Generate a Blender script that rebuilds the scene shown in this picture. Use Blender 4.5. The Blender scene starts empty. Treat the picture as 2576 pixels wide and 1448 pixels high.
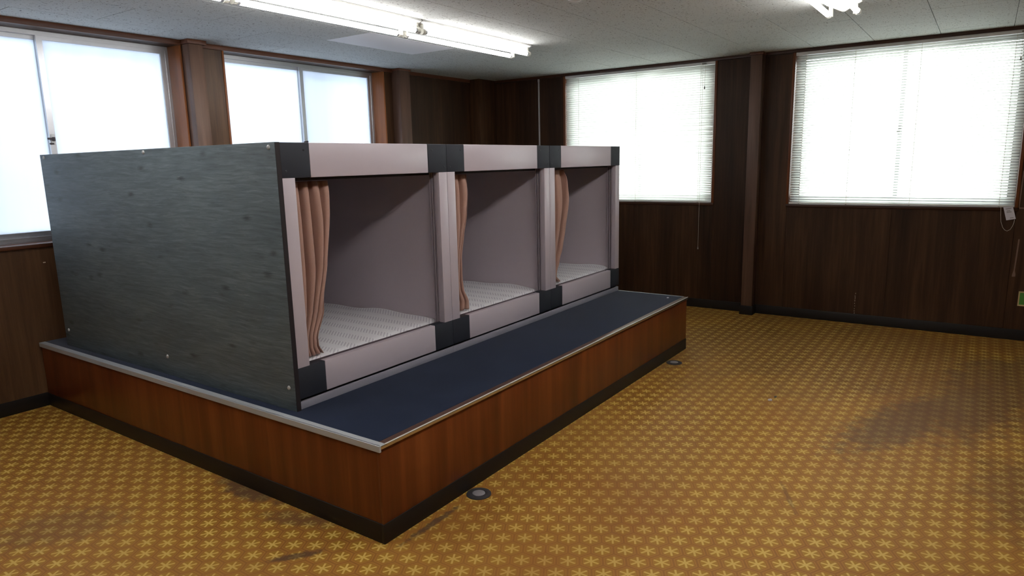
import bpy, bmesh, math, random
from mathutils import Matrix, Vector

random.seed(7)
S = bpy.context.scene
COL = S.collection

# ------------------------------------------------------------------ camera
cam_data = bpy.data.cameras.new('camera')
cam = bpy.data.objects.new('camera', cam_data)
COL.objects.link(cam)
S.camera = cam
cam_data.sensor_width = 36.0
cam_data.lens = 1704.0247 / 2576.0 * 36.0
cam_data.clip_start = 0.02
RIGHT = Vector((0.567915, -0.822793, -0.022023))
DOWN = Vector((-0.163110, -0.086277, -0.982828))
FWD = Vector((0.806764, 0.561755, -0.183204))
m3 = Matrix((RIGHT, -DOWN, -FWD)).transposed()
cam.matrix_world = Matrix.Translation((-1.6826, -1.8000, 1.4511)) @ m3.to_4x4()

# ------------------------------------------------------------------ world (overcast daylight)
SKY = 17.0
world = bpy.data.worlds.new('sky')
S.world = world
world.use_nodes = True
nt = world.node_tree
nt.nodes.clear()
w_out = nt.nodes.new('ShaderNodeOutputWorld')
w_bg = nt.nodes.new('ShaderNodeBackground')
w_geo = nt.nodes.new('ShaderNodeTexCoord')
w_sep = nt.nodes.new('ShaderNodeSeparateXYZ')
w_ramp = nt.nodes.new('ShaderNodeValToRGB')
w_map = nt.nodes.new('ShaderNodeMapRange')
w_map.inputs['From Min'].default_value = -0.15
w_map.inputs['From Max'].default_value = 0.15
nt.links.new(w_geo.outputs['Generated'], w_sep.inputs[0])
nt.links.new(w_sep.outputs['Z'], w_map.inputs['Value'])
nt.links.new(w_map.outputs[0], w_ramp.inputs[0])
w_ramp.color_ramp.elements[0].color = (0.26, 0.27, 0.275, 1)
w_ramp.color_ramp.elements[1].color = (0.95, 0.98, 1.0, 1)
nt.links.new(w_ramp.outputs[0], w_bg.inputs['Color'])
w_bg.inputs['Strength'].default_value = SKY
nt.links.new(w_bg.outputs[0], w_out.inputs['Surface'])

# ------------------------------------------------------------------ exposure
S.view_settings.view_transform = 'Standard'
S.view_settings.look = 'None'
S.view_settings.gamma = 1.0
S.view_settings.exposure = 0.0
S.view_settings.use_curve_mapping = False
TUBE = 25.0            # radiance of the fluorescent tubes

# ------------------------------------------------------------------ sizes (metres)
W = 2.9701             # left wall plane (y)
XR = 4.7365            # right wall plane (x)
ZC = 2.3441            # ceiling
XB = -5.2              # wall behind the camera
YF = -4.6              # wall to the right of the camera
PL, PH = 3.232, 0.4096 # platform length, height
FX, MW = 0.0864, 1.045 # first capsule frame start, module width
YB = 0.5636            # capsule front plane
ZT, ZT1, ZB1, ZB0 = 1.5491, 1.4040, 0.5960, 0.4569
CW, PW = 0.148, 0.067  # corner connector width, post width
YE = 2.7415            # capsule rear

# ------------------------------------------------------------------ material helpers
MAT = {}
def srgb(r, g, b):
    def f(c):
        c /= 255.0
        return c / 12.92 if c <= 0.04045 else ((c + 0.055) / 1.055) ** 2.4
    return (f(r), f(g), f(b), 1.0)

class NB:
    """small node builder"""
    def __init__(self, name):
        self.m = bpy.data.materials.new(name)
        self.m.use_nodes = True
        self.t = self.m.node_tree
        self.b = self.t.nodes['Principled BSDF']
        self.out = self.t.nodes['Material Output']
        MAT[name] = self.m
    def n(self, typ, **kw):
        x = self.t.nodes.new(typ)
        for k, v in kw.items():
            setattr(x, k, v)
        return x
    def link(self, a, b):
        self.t.links.new(a, b)
    def setin(self, sock, v):
        if isinstance(v, bpy.types.NodeSocket):
            self.link(v, sock)
        else:
            sock.default_value = v
    def math(self, op, a, b=0.0, c=0.0, clamp=False):
        x = self.n('ShaderNodeMath', operation=op)
        x.use_clamp = clamp
        self.setin(x.inputs[0], a); self.setin(x.inputs[1], b)
        if op in ('MULTIPLY_ADD', 'SMOOTH_MIN', 'SMOOTH_MAX', 'COMPARE'):
            self.setin(x.inputs[2], c)
        return x.outputs[0]
    def step(self, v, lo, hi, a=0.0, b=1.0):
        x = self.n('ShaderNodeMapRange', interpolation_type='SMOOTHSTEP')
        self.setin(x.inputs['Value'], v)
        x.inputs['From Min'].default_value = lo; x.inputs['From Max'].default_value = hi
        x.inputs['To Min'].default_value = a; x.inputs['To Max'].default_value = b
        return x.outputs[0]
    def mix(self, f, a, b, mode='MIX'):
        x = self.n('ShaderNodeMix', data_type='RGBA', blend_type=mode)
        self.setin(x.inputs[0], f); self.setin(x.inputs[6], a); self.setin(x.inputs[7], b)
        return x.outputs[2]
    def pos(self):
        return self.n('ShaderNodeNewGeometry').outputs['Position']
    def scaled(self, vec, sc, off=None):
        x = self.n('ShaderNodeVectorMath', operation='MULTIPLY')
        self.setin(x.inputs[0], vec); x.inputs[1].default_value = sc
        v = x.outputs[0]
        if off is not None:
            y = self.n('ShaderNodeVectorMath', operation='ADD')
            self.link(v, y.inputs[0]); self.setin(y.inputs[1], off)
            v = y.outputs[0]
        return v
    def noise(self, vec, scale=1.0, detail=4.0, rough=0.55, dist=0.0):
        x = self.n('ShaderNodeTexNoise')
        self.link(vec, x.inputs['Vector'])
        x.inputs['Scale'].default_value = scale; x.inputs['Detail'].default_value = detail
        x.inputs['Roughness'].default_value = rough; x.inputs['Distortion'].default_value = dist
        return x.outputs['Fac']
    def ramp(self, f, stops):
        x = self.n('ShaderNodeValToRGB')
        e = x.color_ramp.elements
        while len(e) < len(stops):
            e.new(0.5)
        for i, (p, c) in enumerate(stops):
            e[i].position = p; e[i].color = c
        self.link(f, x.inputs[0])
        return x.outputs[0]
    def bump(self, h, strength, dist):
        x = self.n('ShaderNodeBump')
        x.inputs['Strength'].default_value = strength; x.inputs['Distance'].default_value = dist
        self.link(h, x.inputs['Height'])
        self.link(x.outputs[0], self.b.inputs['Normal'])
    def fin(self, color=None, rough=0.5, spec=0.5, metal=0.0):
        if color is not None:
            self.setin(self.b.inputs['Base Color'], color)
        self.setin(self.b.inputs['Roughness'], rough)
        self.b.inputs['Specular IOR Level'].default_value = spec
        self.b.inputs['Metallic'].default_value = metal
        return self.m

def plain(name, col, rough=0.5, spec=0.5, metal=0.0, var=0.06, scale=30.0):
    """slightly mottled plain finish"""
    k = NB(name)
    f = k.noise(k.pos(), scale, 3)
    lo = tuple(c * (1 - var) for c in col[:3]) + (1,)
    hi = tuple(min(1, c * (1 + var)) for c in col[:3]) + (1,)
    return k.fin(k.mix(f, lo, hi), rough, spec, metal)

def wood(name, dark, mid, light, along='z', fine=22.0, rough=0.42, spec=0.4, broad=5.0, per_object=True):
    k = NB(name)
    p = k.pos()
    st = {'x': (0.05, 1, 1), 'y': (1, 0.05, 1), 'z': (1, 1, 0.05)}[along]
    off = None
    if per_object:
        oi = k.n('ShaderNodeObjectInfo')
        cmb = k.n('ShaderNodeCombineXYZ')
        r = k.math('MULTIPLY', oi.outputs['Random'], 37.0)
        for i in range(3):
            k.link(r, cmb.inputs[i])
        off = cmb.outputs[0]
    v1 = k.scaled(p, tuple(fine * s for s in st), off)
    v2 = k.scaled(p, tuple(broad * s * (1.6 if s < 1 else 1) for s in st), off)
    g = k.noise(v1, 1.0, 5, 0.65, 0.3)
    b = k.noise(v2, 1.0, 3, 0.5, 0.4)
    f = k.math('MULTIPLY_ADD', g, 0.5, k.math('MULTIPLY', b, 0.5))
    c = k.ramp(f, [(0.32, dark), (0.5, mid), (0.68, light)])
    k.bump(g, 0.08, 0.001)
    return k.fin(c, rough, spec)

# walls: dark stained plywood, vertical grain
wood('wall_wood', srgb(36, 23, 14), srgb(60, 39, 24), srgb(86, 58, 37), 'z', 26, 0.5, 0.22, 4.5)
wood('wall_wood_pale', srgb(56, 37, 24), srgb(86, 60, 40), srgb(112, 82, 56), 'z', 26, 0.42, 0.35, 4.5)  # paler tone of the wall plywood for most left wall boards
wood('trim_wood', srgb(84, 45, 25), srgb(108, 60, 34), srgb(128, 76, 44), 'z', 30, 0.4, 0.35, 6)
wood('trim_wood_x', srgb(70, 39, 24), srgb(88, 50, 31), srgb(104, 62, 38), 'x', 30, 0.4, 0.35, 6)
wood('trim_wood_y', srgb(50, 29, 19), srgb(66, 39, 26), srgb(82, 50, 32), 'y', 30, 0.4, 0.35, 6)
wood('jamb_wood', srgb(104, 58, 30), srgb(130, 76, 40), srgb(150, 92, 50), 'z', 24, 0.4, 0.35, 6)
wood('column_wood', srgb(74, 53, 42), srgb(96, 71, 58), srgb(116, 88, 72), 'z', 30, 0.45, 0.35, 5)
wood('platform_wood', srgb(88, 41, 18), srgb(114, 57, 26), srgb(138, 76, 37), 'z', 14, 0.34, 0.45, 7, False)
plain('rubber_black', srgb(30, 26, 24), 0.5, 0.4)
plain('alu', srgb(196, 198, 202), 0.32, 0.5, 0.75, 0.03)
plain('alu_trim', srgb(186, 190, 194), 0.32, 0.5, 0.15, 0.03)
plain('alu_bright', srgb(214, 208, 200), 0.24, 0.5, 0.9, 0.03)
plain('alu_brown', srgb(112, 84, 74), 0.35, 0.5, 0.5, 0.04)
plain('white_metal', srgb(226, 225, 222), 0.4, 0.5, 0, 0.02)
plain('frame_white', srgb(200, 188, 196), 0.36, 0.5, 0, 0.015)
plain('plastic_dark', srgb(45, 47, 55), 0.6, 0.35, 0, 0.05)
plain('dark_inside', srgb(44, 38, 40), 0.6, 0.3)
plain('channel_grey', srgb(190, 178, 186), 0.35, 0.5, 0.2, 0.03)
plain('track_mauve', srgb(98, 84, 92), 0.4, 0.5, 0.2, 0.03)
plain('capsule_wall', srgb(204, 191, 198), 0.5, 0.4, 0, 0.02, 120)
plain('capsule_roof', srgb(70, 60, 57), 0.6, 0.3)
plain('plinth_grey', srgb(176, 174, 186), 0.4, 0.5, 0.3, 0.03)
plain('screw_steel', srgb(186, 188, 188), 0.4, 0.5, 0.3)
plain('screw_dark', srgb(40, 42, 48), 0.35, 0.5, 0.3)
plain('holder_white', srgb(214, 212, 202), 0.45, 0.5, 0, 0.03)
plain('cord_white', srgb(214, 206, 192), 0.6, 0.3)
plain('tassel_grey', srgb(150, 148, 142), 0.5, 0.4)
plain('conduit_grey', srgb(178, 176, 176), 0.45, 0.4)
plain('paper_white', srgb(224, 220, 228), 0.7, 0.3)
plain('residue', srgb(128, 104, 90), 0.8, 0.2, 0, 0.2)
plain('flake_white', srgb(205, 190, 172), 0.8, 0.2, 0, 0.2)
plain('board_green', srgb(88, 150, 66), 0.6, 0.3, 0, 0.1)
plain('board_cream', srgb(196, 172, 122), 0.6, 0.3, 0, 0.08)
plain('cap_dark', srgb(66, 63, 66), 0.5, 0.4, 0.3, 0.15, 60)
plain('cap_steel', srgb(168, 164, 168), 0.45, 0.5, 0.5, 0.12, 80)
plain('detector_white', srgb(206, 204, 200), 0.5, 0.4)
plain('plain_board', srgb(250, 250, 253), 0.6, 0.3, 0, 0.01)
plain('facade_render', srgb(128, 132, 140), 0.9, 0.2)
plain('outer_wall', srgb(150, 150, 148), 0.8, 0.2)

def mk_tube():
    k = NB('tube_light')
    k.b.inputs['Base Color'].default_value = (1, 1, 1, 1)
    k.b.inputs['Emission Color'].default_value = (1.0, 0.98, 0.968, 1)
    k.b.inputs['Emission Strength'].default_value = TUBE
mk_tube()

def mk_pane():
    """obscured window glass: scatters the daylight"""
    k = NB('frosted_glass')
    tr = k.n('ShaderNodeBsdfTranslucent')
    streak = k.noise(k.scaled(k.pos(), (9, 9, 0.6)), 1, 3)
    k.link(k.mix(streak, (0.67, 0.72, 0.78, 1), (0.755, 0.795, 0.84, 1)), tr.inputs['Color'])
    gl = k.n('ShaderNodeBsdfGlossy'); gl.inputs['Roughness'].default_value = 0.35
    mx = k.n('ShaderNodeMixShader'); mx.inputs[0].default_value = 0.05
    k.link(tr.outputs[0], mx.inputs[1]); k.link(gl.outputs[0], mx.inputs[2])
    k.link(mx.outputs[0], k.out.inputs['Surface'])
mk_pane()

def mk_clear():
    k = NB('clear_glass')
    tr = k.n('ShaderNodeBsdfTransparent'); tr.inputs['Color'].default_value = (0.90, 0.93, 0.92, 1)
    gl = k.n('ShaderNodeBsdfGlossy'); gl.inputs['Roughness'].default_value = 0.03
    fr = k.n('ShaderNodeFresnel'); fr.inputs['IOR'].default_value = 1.45
    mx = k.n('ShaderNodeMixShader')
    k.link(fr.outputs[0], mx.inputs[0]); k.link(tr.outputs[0], mx.inputs[1]); k.link(gl.outputs[0], mx.inputs[2])
    k.link(mx.outputs[0], k.out.inputs['Surface'])
mk_clear()

def mk_slat():
    k = NB('slat_white')
    d = k.n('ShaderNodeBsdfDiffuse'); d.inputs['Color'].default_value = srgb(228, 232, 225)
    t = k.n('ShaderNodeBsdfTranslucent'); t.inputs['Color'].default_value = srgb(250, 250, 247)
    mx = k.n('ShaderNodeMixShader'); mx.inputs[0].default_value = 0.66
    k.link(d.outputs[0], mx.inputs[1]); k.link(t.outputs[0], mx.inputs[2])
    k.link(mx.outputs[0], k.out.inputs['Surface'])
mk_slat()

def mk_ceiling():
    k = NB('acoustic_board')
    p = k.pos()
    a = k.noise(k.scaled(p, (60, 115, 1)), 1, 2, 0.5, 0.6)
    b = k.noise(k.scaled(p, (105, 58, 1), (5.3, 1.7, 0)), 1, 2, 0.5, 0.6)
    s = k.math('MAXIMUM', k.step(a, 0.655, 0.685), k.step(b, 0.665, 0.695))
    fine = k.noise(p, 260, 2)
    base = k.mix(fine, srgb(198, 201, 198), srgb(212, 214, 211))
    c = k.mix(s, base, srgb(98, 94, 90))
    k.bump(k.math('SUBTRACT', 1.0, s), 0.3, 0.002)
    k.fin(c, 0.85, 0.2)
mk_ceiling()

def mk_floor():
    """sheet vinyl printed with hexagons and six-armed stars"""
    k = NB('vinyl_floor')
    D, HH, X0, Y0 = 0.0877, 0.0733, 0.155, -0.286
    sp = k.n('ShaderNodeSeparateXYZ'); k.link(k.pos(), sp.inputs[0])
    X, Y = sp.outputs[0], sp.outputs[1]
    u = k.math('DIVIDE', k.math('SUBTRACT', X, X0), D)
    v = k.math('DIVIDE', k.math('SUBTRACT', Y, Y0), 2 * HH)
    def cell(o):
        uu = k.math('SUBTRACT', u, o); vv = k.math('SUBTRACT', v, o)
        a = k.math('SUBTRACT', uu, k.math('ROUND', uu))
        b = k.math('MULTIPLY', k.math('SUBTRACT', vv, k.math('ROUND', vv)), math.sqrt(3))
        d = k.math('MULTIPLY_ADD', a, a, k.math('MULTIPLY', b, b))
        return a, b, d
    ax, ay, ad = cell(0.0)
    bx, by, bd = cell(0.5)
    useb = k.math('LESS_THAN', bd, ad)
    def sel(a, b):
        return k.math('MULTIPLY_ADD', useb, k.math('SUBTRACT', b, a), a)
    px, py, dd = sel(ax, bx), sel(ay, by), sel(ad, bd)
    r = k.math('SQRT', dd)
    hx = k.math('ABSOLUTE', px)
    s3 = math.sqrt(3) / 2
    h2 = k.math('ABSOLUTE', k.math('MULTIPLY_ADD', px, 0.5, k.math('MULTIPLY', py, s3)))
    h3 = k.math('ABSOLUTE', k.math('MULTIPLY_ADD', px, 0.5, k.math('MULTIPLY', py, -s3)))
    h = k.math('MAXIMUM', hx, k.math('MAXIMUM', h2, h3))
    star = None
    for ang in (30, 90, 150):
        c, s = math.cos(math.radians(ang)), math.sin(math.radians(ang))
        perp = k.math('ABSOLUTE', k.math('MULTIPLY_ADD', px, s, k.math('MULTIPLY', py, -c)))
        star = perp if star is None else k.math('MINIMUM', star, perp)
    arm = k.step(star, 0.038, 0.052, 1, 0)
    tip = k.step(r, 0.345, 0.372, 1, 0)
    star = k.math('MULTIPLY', arm, tip)
    def band(lo, hi, e=0.008):
        return k.math('MULTIPLY', k.step(h, lo - e, lo + e), k.step(h, hi - e, hi + e, 1, 0))
    inner = k.mix(k.step(r, 0.12, 0.42), srgb(182, 142, 40), srgb(184, 140, 60))
    c = k.mix(k.step(h, 0.36, 0.38), inner, srgb(182, 132, 64))
    c = k.mix(k.math('MULTIPLY', band(0.372, 0.394), 0.8), c, srgb(150, 98, 32))
    c = k.mix(band(0.40, 0.435), c, srgb(186, 132, 60))
    c = k.mix(k.math('MULTIPLY', k.step(h, 0.45, 0.47), 0.85), c, srgb(162, 110, 52))
    c = k.mix(star, c, srgb(232, 200, 118))
    # wear: slow tonal patches of the print, grey dirt, and painted light falloff at right
    P2 = k.pos()
    tone = k.noise(P2, 1.1, 3)
    c = k.mix(k.step(tone, 0.35, 0.65, 0.0, 0.25), c, srgb(186, 142, 84))
    red = k.noise(k.scaled(P2, (1, 1, 1), (7.1, 3.3, 0)), 0.9, 4)
    c = k.mix(k.step(red, 0.5, 0.72, 0.0, 0.4), c, srgb(158, 98, 50))
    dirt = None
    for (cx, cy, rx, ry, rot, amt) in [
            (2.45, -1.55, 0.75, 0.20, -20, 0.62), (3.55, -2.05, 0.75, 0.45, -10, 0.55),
            (1.75, -2.15, 0.5, 0.35, 0, 0.4), (3.7, -0.9, 1.3, 1.5, 0, 0.3), (3.0, -1.9, 0.9, 0.3, -15, 0.6), (0.0, 0.86, 0.10, 0.22, 0, 0.75), (-0.06, 0.45, 0.06, 0.2, 20, 0.5),  # the widest patch paints the floor dimmer as light falls off, besides staining
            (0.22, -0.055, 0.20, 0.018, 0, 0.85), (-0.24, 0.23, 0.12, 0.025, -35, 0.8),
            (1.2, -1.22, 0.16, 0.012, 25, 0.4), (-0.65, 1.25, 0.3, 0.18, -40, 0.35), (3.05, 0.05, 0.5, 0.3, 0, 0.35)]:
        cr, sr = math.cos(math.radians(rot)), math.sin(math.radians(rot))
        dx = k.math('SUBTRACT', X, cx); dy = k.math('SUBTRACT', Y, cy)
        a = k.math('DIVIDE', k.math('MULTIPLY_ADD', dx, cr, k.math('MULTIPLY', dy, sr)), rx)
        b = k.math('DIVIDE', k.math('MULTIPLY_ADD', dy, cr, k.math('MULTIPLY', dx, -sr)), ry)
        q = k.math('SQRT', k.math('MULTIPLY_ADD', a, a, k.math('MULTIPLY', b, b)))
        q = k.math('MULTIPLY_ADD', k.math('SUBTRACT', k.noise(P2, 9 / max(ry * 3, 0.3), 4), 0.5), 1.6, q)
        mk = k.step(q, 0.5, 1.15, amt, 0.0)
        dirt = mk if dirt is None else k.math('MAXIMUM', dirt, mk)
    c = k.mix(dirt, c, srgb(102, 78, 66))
    speck = k.noise(P2, 24, 2)
    c = k.mix(k.step(speck, 0.77, 0.80, 0, 0.6), c, srgb(70, 50, 34))
    c = k.mix(1.0, c, (0.76, 0.70, 0.58, 1), 'MULTIPLY')
    rg = k.math('MULTIPLY_ADD', tone, 0.2, 0.42)
    k.bump(k.math('SUBTRACT', 1.0, k.step(h, 0.45, 0.49)), 0.05, 0.001)
    k.fin(c, rg, 0.2)
mk_floor()

def mk_carpet():
    k = NB('navy_carpet')
    p = k.pos()
    f = k.noise(p, 420, 3, 0.7)
    g = k.noise(p, 6, 3)
    c = k.mix(f, srgb(8, 15, 32), srgb(32, 46, 74))
    c = k.mix(k.step(g, 0.4, 0.65, 0, 0.25), c, srgb(38, 48, 72))
    k.bump(f, 0.5, 0.003)
    k.b.inputs['Sheen Weight'].default_value = 0.15
    k.fin(c, 0.95, 0.1)
mk_carpet()

def mk_grey_laminate():
    k = NB('grey_laminate')
    p = k.pos()
    warp = k.noise(k.scaled(p, (1, 2.2, 5)), 1, 2)
    cmb = k.n('ShaderNodeCombineXYZ')
    k.link(k.math('MULTIPLY', warp, 3.4), cmb.inputs[2])
    v = k.scaled(p, (8, 6.5, 95), cmb.outputs[0])
    g = k.noise(v, 1, 6, 0.7, 0.5)
    b = k.noise(k.scaled(p, (3, 1.6, 7)), 1, 3)
    f = k.math('MULTIPLY_ADD', g, 0.75, k.math('MULTIPLY', b, 0.25))
    c = k.ramp(f, [(0.25, srgb(70, 79, 85)), (0.5, srgb(99, 111, 117)), (0.75, srgb(128, 140, 145))])
    vo = k.n('ShaderNodeTexVoronoi')
    k.link(k.scaled(p, (1, 4.4, 11.5)), vo.inputs['Vector']); vo.inputs['Scale'].default_value = 1.0
    kn = k.step(k.math('MULTIPLY_ADD', k.math('SUBTRACT', g, 0.5), 0.25, vo.outputs['Distance']), 0.02, 0.22, 0.7, 0.0)
    c = k.mix(kn, c, srgb(52, 57, 60))
    sc = k.noise(k.scaled(p, (6, 9, 110), (2, 8, 1)), 1, 3, 0.6)
    c = k.mix(k.step(sc, 0.68, 0.76, 0, 0.35), c, srgb(160, 166, 164))
    k.bump(g, 0.1, 0.001)
    k.fin(c, 0.58, 0.35)
mk_grey_laminate()

def mk_curtain():
    k = NB('curtain_cloth')
    p = k.pos()
    f = k.noise(k.scaled(p, (1, 1, 0.4)), 500, 2)
    c = k.mix(f, srgb(170, 133, 119), srgb(188, 151, 137))
    k.b.inputs['Sheen Weight'].default_value = 0.2
    k.fin(c, 0.85, 0.2)
mk_curtain()

def mk_pad():
    """white bed pad with embossed bands of short ribs"""
    k = NB('pad_cloth')
    sp = k.n('ShaderNodeSeparateXYZ'); k.link(k.pos(), sp.inputs[0])
    X, Y = sp.outputs[0], sp.outputs[1]
    bandv = k.math('SINE', k.math('MULTIPLY', X, 2 * math.pi / 0.115))
    band = k.step(bandv, -0.15, 0.25)
    ribs = k.math('SINE', k.math('MULTIPLY', k.math('MULTIPLY_ADD', X, -0.84, Y), 2 * math.pi / 0.021))
    hgt = k.math('MULTIPLY', band, ribs)
    k.bump(hgt, 0.28, 0.002)
    groove = k.math('MULTIPLY', band, k.step(ribs, -0.9, -0.2, 1, 0))
    c = k.mix(groove, srgb(248, 246, 250), srgb(218, 213, 222))
    k.fin(c, 0.9, 0.15)
mk_pad()

# ------------------------------------------------------------------ geometry helpers
def box_bm(lo, hi, bevel=0.0, bm=None, seg=2):
    own = bm is None
    bm = bm or bmesh.new()
    r = bmesh.ops.create_cube(bm, size=1.0)
    vs = r['verts']
    for v in vs:
        v.co = Vector([lo[i] + (v.co[i] + 0.5) * (hi[i] - lo[i]) for i in range(3)])
    if bevel > 0:
        es = list({e for v in vs for e in v.link_edges})
        bmesh.ops.bevel(bm, geom=es, offset=bevel, segments=seg, affect='EDGES', profile=0.5)
    return bm

def cyl_bm(a, b, r, seg=16, bm=None, r2=None, caps=True):
    bm = bm or bmesh.new()
    a, b = Vector(a), Vector(b)
    d = b - a
    q = Vector((0, 0, 1)).rotation_difference(d.normalized()).to_matrix().to_4x4()
    M = Matrix.Translation((a + b) / 2) @ q
    bmesh.ops.create_cone(bm, cap_ends=caps, segments=seg, radius1=r, radius2=r if r2 is None else r2,
                          depth=d.length, matrix=M)
    return bm

def tube_bm(pts, r, seg=8, bm=None):
    """round cord through points"""
    bm = bm or bmesh.new()
    pts = [Vector(p) for p in pts]
    rings = []
    for i, p in enumerate(pts):
        d = (pts[min(i + 1, len(pts) - 1)] - pts[max(i - 1, 0)]).normalized()
        up = Vector((1, 0, 0)) if abs(d.x) < 0.8 else Vector((0, 1, 0))
        s = d.cross(up).normalized(); t = d.cross(s)
        rings.append([bm.verts.new(p + r * (math.cos(2 * math.pi * j / seg) * s + math.sin(2 * math.pi * j / seg) * t)) for j in range(seg)])
    for a, b in zip(rings, rings[1:]):
        for j in range(seg):
            bm.faces.new((a[j], a[(j + 1) % seg], b[(j + 1) % seg], b[j]))
    bm.faces.new(rings[0][::-1]); bm.faces.new(rings[-1])
    return bm

def lathe_bm(profile, centre, axis='z', seg=32, bm=None):
    bm = bm or bmesh.new()
    c = Vector(centre)
    rings = []
    for r, h in profile:
        ring = []
        for j in range(seg):
            a = 2 * math.pi * j / seg
            o = Vector((r * math.cos(a), r * math.sin(a), h))
            if axis == '-x':
                o = Vector((-h, r * math.cos(a), r * math.sin(a)))
            elif axis == '-y':
                o = Vector((r * math.cos(a), -h, r * math.sin(a)))
            ring.append(bm.verts.new(c + o))
        rings.append(ring)
    for a, b in zip(rings, rings[1:]):
        for j in range(seg):
            bm.faces.new((a[j], a[(j + 1) % seg], b[(j + 1) % seg], b[j]))
    bm.faces.new(rings[0][::-1]); bm.faces.new(rings[-1])
    bmesh.ops.recalc_face_normals(bm, faces=bm.faces)
    return bm

def wpos(o):
    p = Vector(o.location)
    while o.parent:
        o = o.parent
        p += Vector(o.location)
    return p

def obj(name, bm, mat, parent=None, smooth=False, origin=None):
    """link a bmesh given in world coordinates as one mesh object"""
    if origin is None:
        n = max(1, len(bm.verts))
        zs = min(v.co.z for v in bm.verts)
        cx = sum(v.co.x for v in bm.verts) / n; cy = sum(v.co.y for v in bm.verts) / n
        origin = Vector((cx, cy, zs))
    origin = Vector(origin)
    for v in bm.verts:
        v.co -= origin
    me = bpy.data.meshes.new(name)
    bmesh.ops.recalc_face_normals(bm, faces=bm.faces)
    bm.to_mesh(me); bm.free()
    me.materials.append(MAT[mat])
    if smooth:
        for p in me.polygons:
            p.use_smooth = True
        me.set_sharp_from_angle(angle=math.radians(smooth if smooth is not True else 40))
    o = bpy.data.objects.new(name, me)
    COL.objects.link(o)
    if parent:
        o.parent = parent
        o.location = origin - wpos(parent)
    else:
        o.location = origin
    return o

def inst(name, src, loc, parent):
    """copy of a piece sharing its mesh"""
    o = src.copy()
    o.name = name
    COL.objects.link(o)
    o.parent = parent
    o.location = Vector(loc) - wpos(parent)
    return o

def tag(o, label, cat, group=None, kind=None):
    o['label'] = label; o['category'] = cat
    if group: o['group'] = group
    if kind: o['kind'] = kind
    return o

def thing(name, label, cat, loc, group=None):
    o = bpy.data.objects.new(name, None)
    o.empty_display_size = 0.1
    COL.objects.link(o)
    o.location = loc
    return tag(o, label, cat, group)

def box(name, lo, hi, mat, parent=None, bevel=0.0, smooth=False):
    return obj(name, box_bm(lo, hi, bevel), mat, parent, smooth=smooth or (30 if bevel else False))

# ================================================================== SETTING
REC = 0.145     # window reveal depth
TH = 0.20       # wall thickness
# floor
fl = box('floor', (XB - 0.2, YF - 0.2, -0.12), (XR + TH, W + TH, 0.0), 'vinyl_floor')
tag(fl, 'mustard vinyl sheet floor printed with hexagons and stars', 'floor', kind='structure')

# ceiling: slab with acoustic boards hung under it
ce = box('ceiling', (XB - 0.2, YF - 0.2, ZC + 0.012), (XR + TH, W + TH, ZC + 0.12), 'dark_inside')
tag(ce, 'white pitted acoustic board ceiling laid in staggered rows', 'ceiling', kind='structure')
GAP = 0.0036
edges = [W]
y = 2.675
while y > YF:
    edges.append(y); y -= 0.455
edges.append(YF)
tile_cache = {}
for r in range(len(edges) - 1):
    y1, y0 = edges[r], edges[r + 1]
    start = (0.445 if r % 2 == 1 else 0.900) - 0.905 * 7
    xs = [XB]
    x = start
    while x < XR:
        if x > XB + 0.01: xs.append(x)
        x += 0.905
    xs.append(XR)
    for a, b in zip(xs, xs[1:]):
        white = (r == 2 and abs(a - 1.805) < 0.02)
        key = (round(b - a, 3), round(y1 - y0, 3), white)
        drop = 0.0
        if key not in tile_cache:
            bm = box_bm((a + GAP / 2, y0 + GAP / 2, ZC), (b - GAP / 2, y1 - GAP / 2, ZC + 0.012), 0.0008, seg=1)
            t = obj('ceiling_tile', bm, 'plain_board' if white else 'acoustic_board', ce,
                    origin=((a + b) / 2, (y0 + y1) / 2, ZC))
            if white: t['label'] = 'smooth plain white replacement board without pits'
            tile_cache[key] = t
        else:
            inst('ceiling_tile', tile_cache[key], ((a + b) / 2, (y0 + y1) / 2, ZC), ce)

# ---- walls (masonry backing with openings) and wood panels on them
W1 = (-0.535, 1.125); W2 = (1.450, 3.120); WZ = (1.015, 2.312)     # left wall openings (x), z
W3 = (0.322, 1.942); W4 = (-2.010, -0.352); VZ = (1.018, 2.322)    # right wall openings (y), z
PT = 0.006
def wall(name, axis, plane, sign, span, openings, oz, label):
    """axis: the wall's normal axis; boards face the room"""
    bm = bmesh.new()
    a0, a1 = sorted((plane + sign * PT, plane + sign * TH))
    def bx(u0, u1, z0, z1):
        if axis == 'y': box_bm((u0, a0, z0), (u1, a1, z1), 0, bm)
        else: box_bm((a0, u0, z0), (a1, u1, z1), 0, bm)
    cur = span[0]
    for u0, u1 in sorted(openings):
        bx(cur, u0, 0, ZC + 0.012)
        bx(u0, u1, 0, oz[0]); bx(u0, u1, oz[1], ZC + 0.012)
        cur = u1
    bx(cur, span[1], 0, ZC + 0.012)
    o = obj(name, bm, 'wall_wood')
    return tag(o, label, 'wall', kind='structure')

def panels(parent, axis, plane, sign, segs, z0, z1, mat='wall_wood'):
    a0, a1 = sorted((plane, plane + sign * PT))
    for u0, u1 in segs:
        lo = (u0 + 0.001, a0, z0) if axis == 'y' else (a0, u0 + 0.001, z0)
        hi = (u1 - 0.001, a1, z1) if axis == 'y' else (a1, u1 - 0.001, z1)
        obj('panel', box_bm(lo, hi, 0.0006, seg=1), mat, parent)

def split(a, b, w):
    n = max(1, round((b - a) / w))
    return [(a + (b - a) * i / n, a + (b - a) * (i + 1) / n) for i in range(n)]

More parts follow.
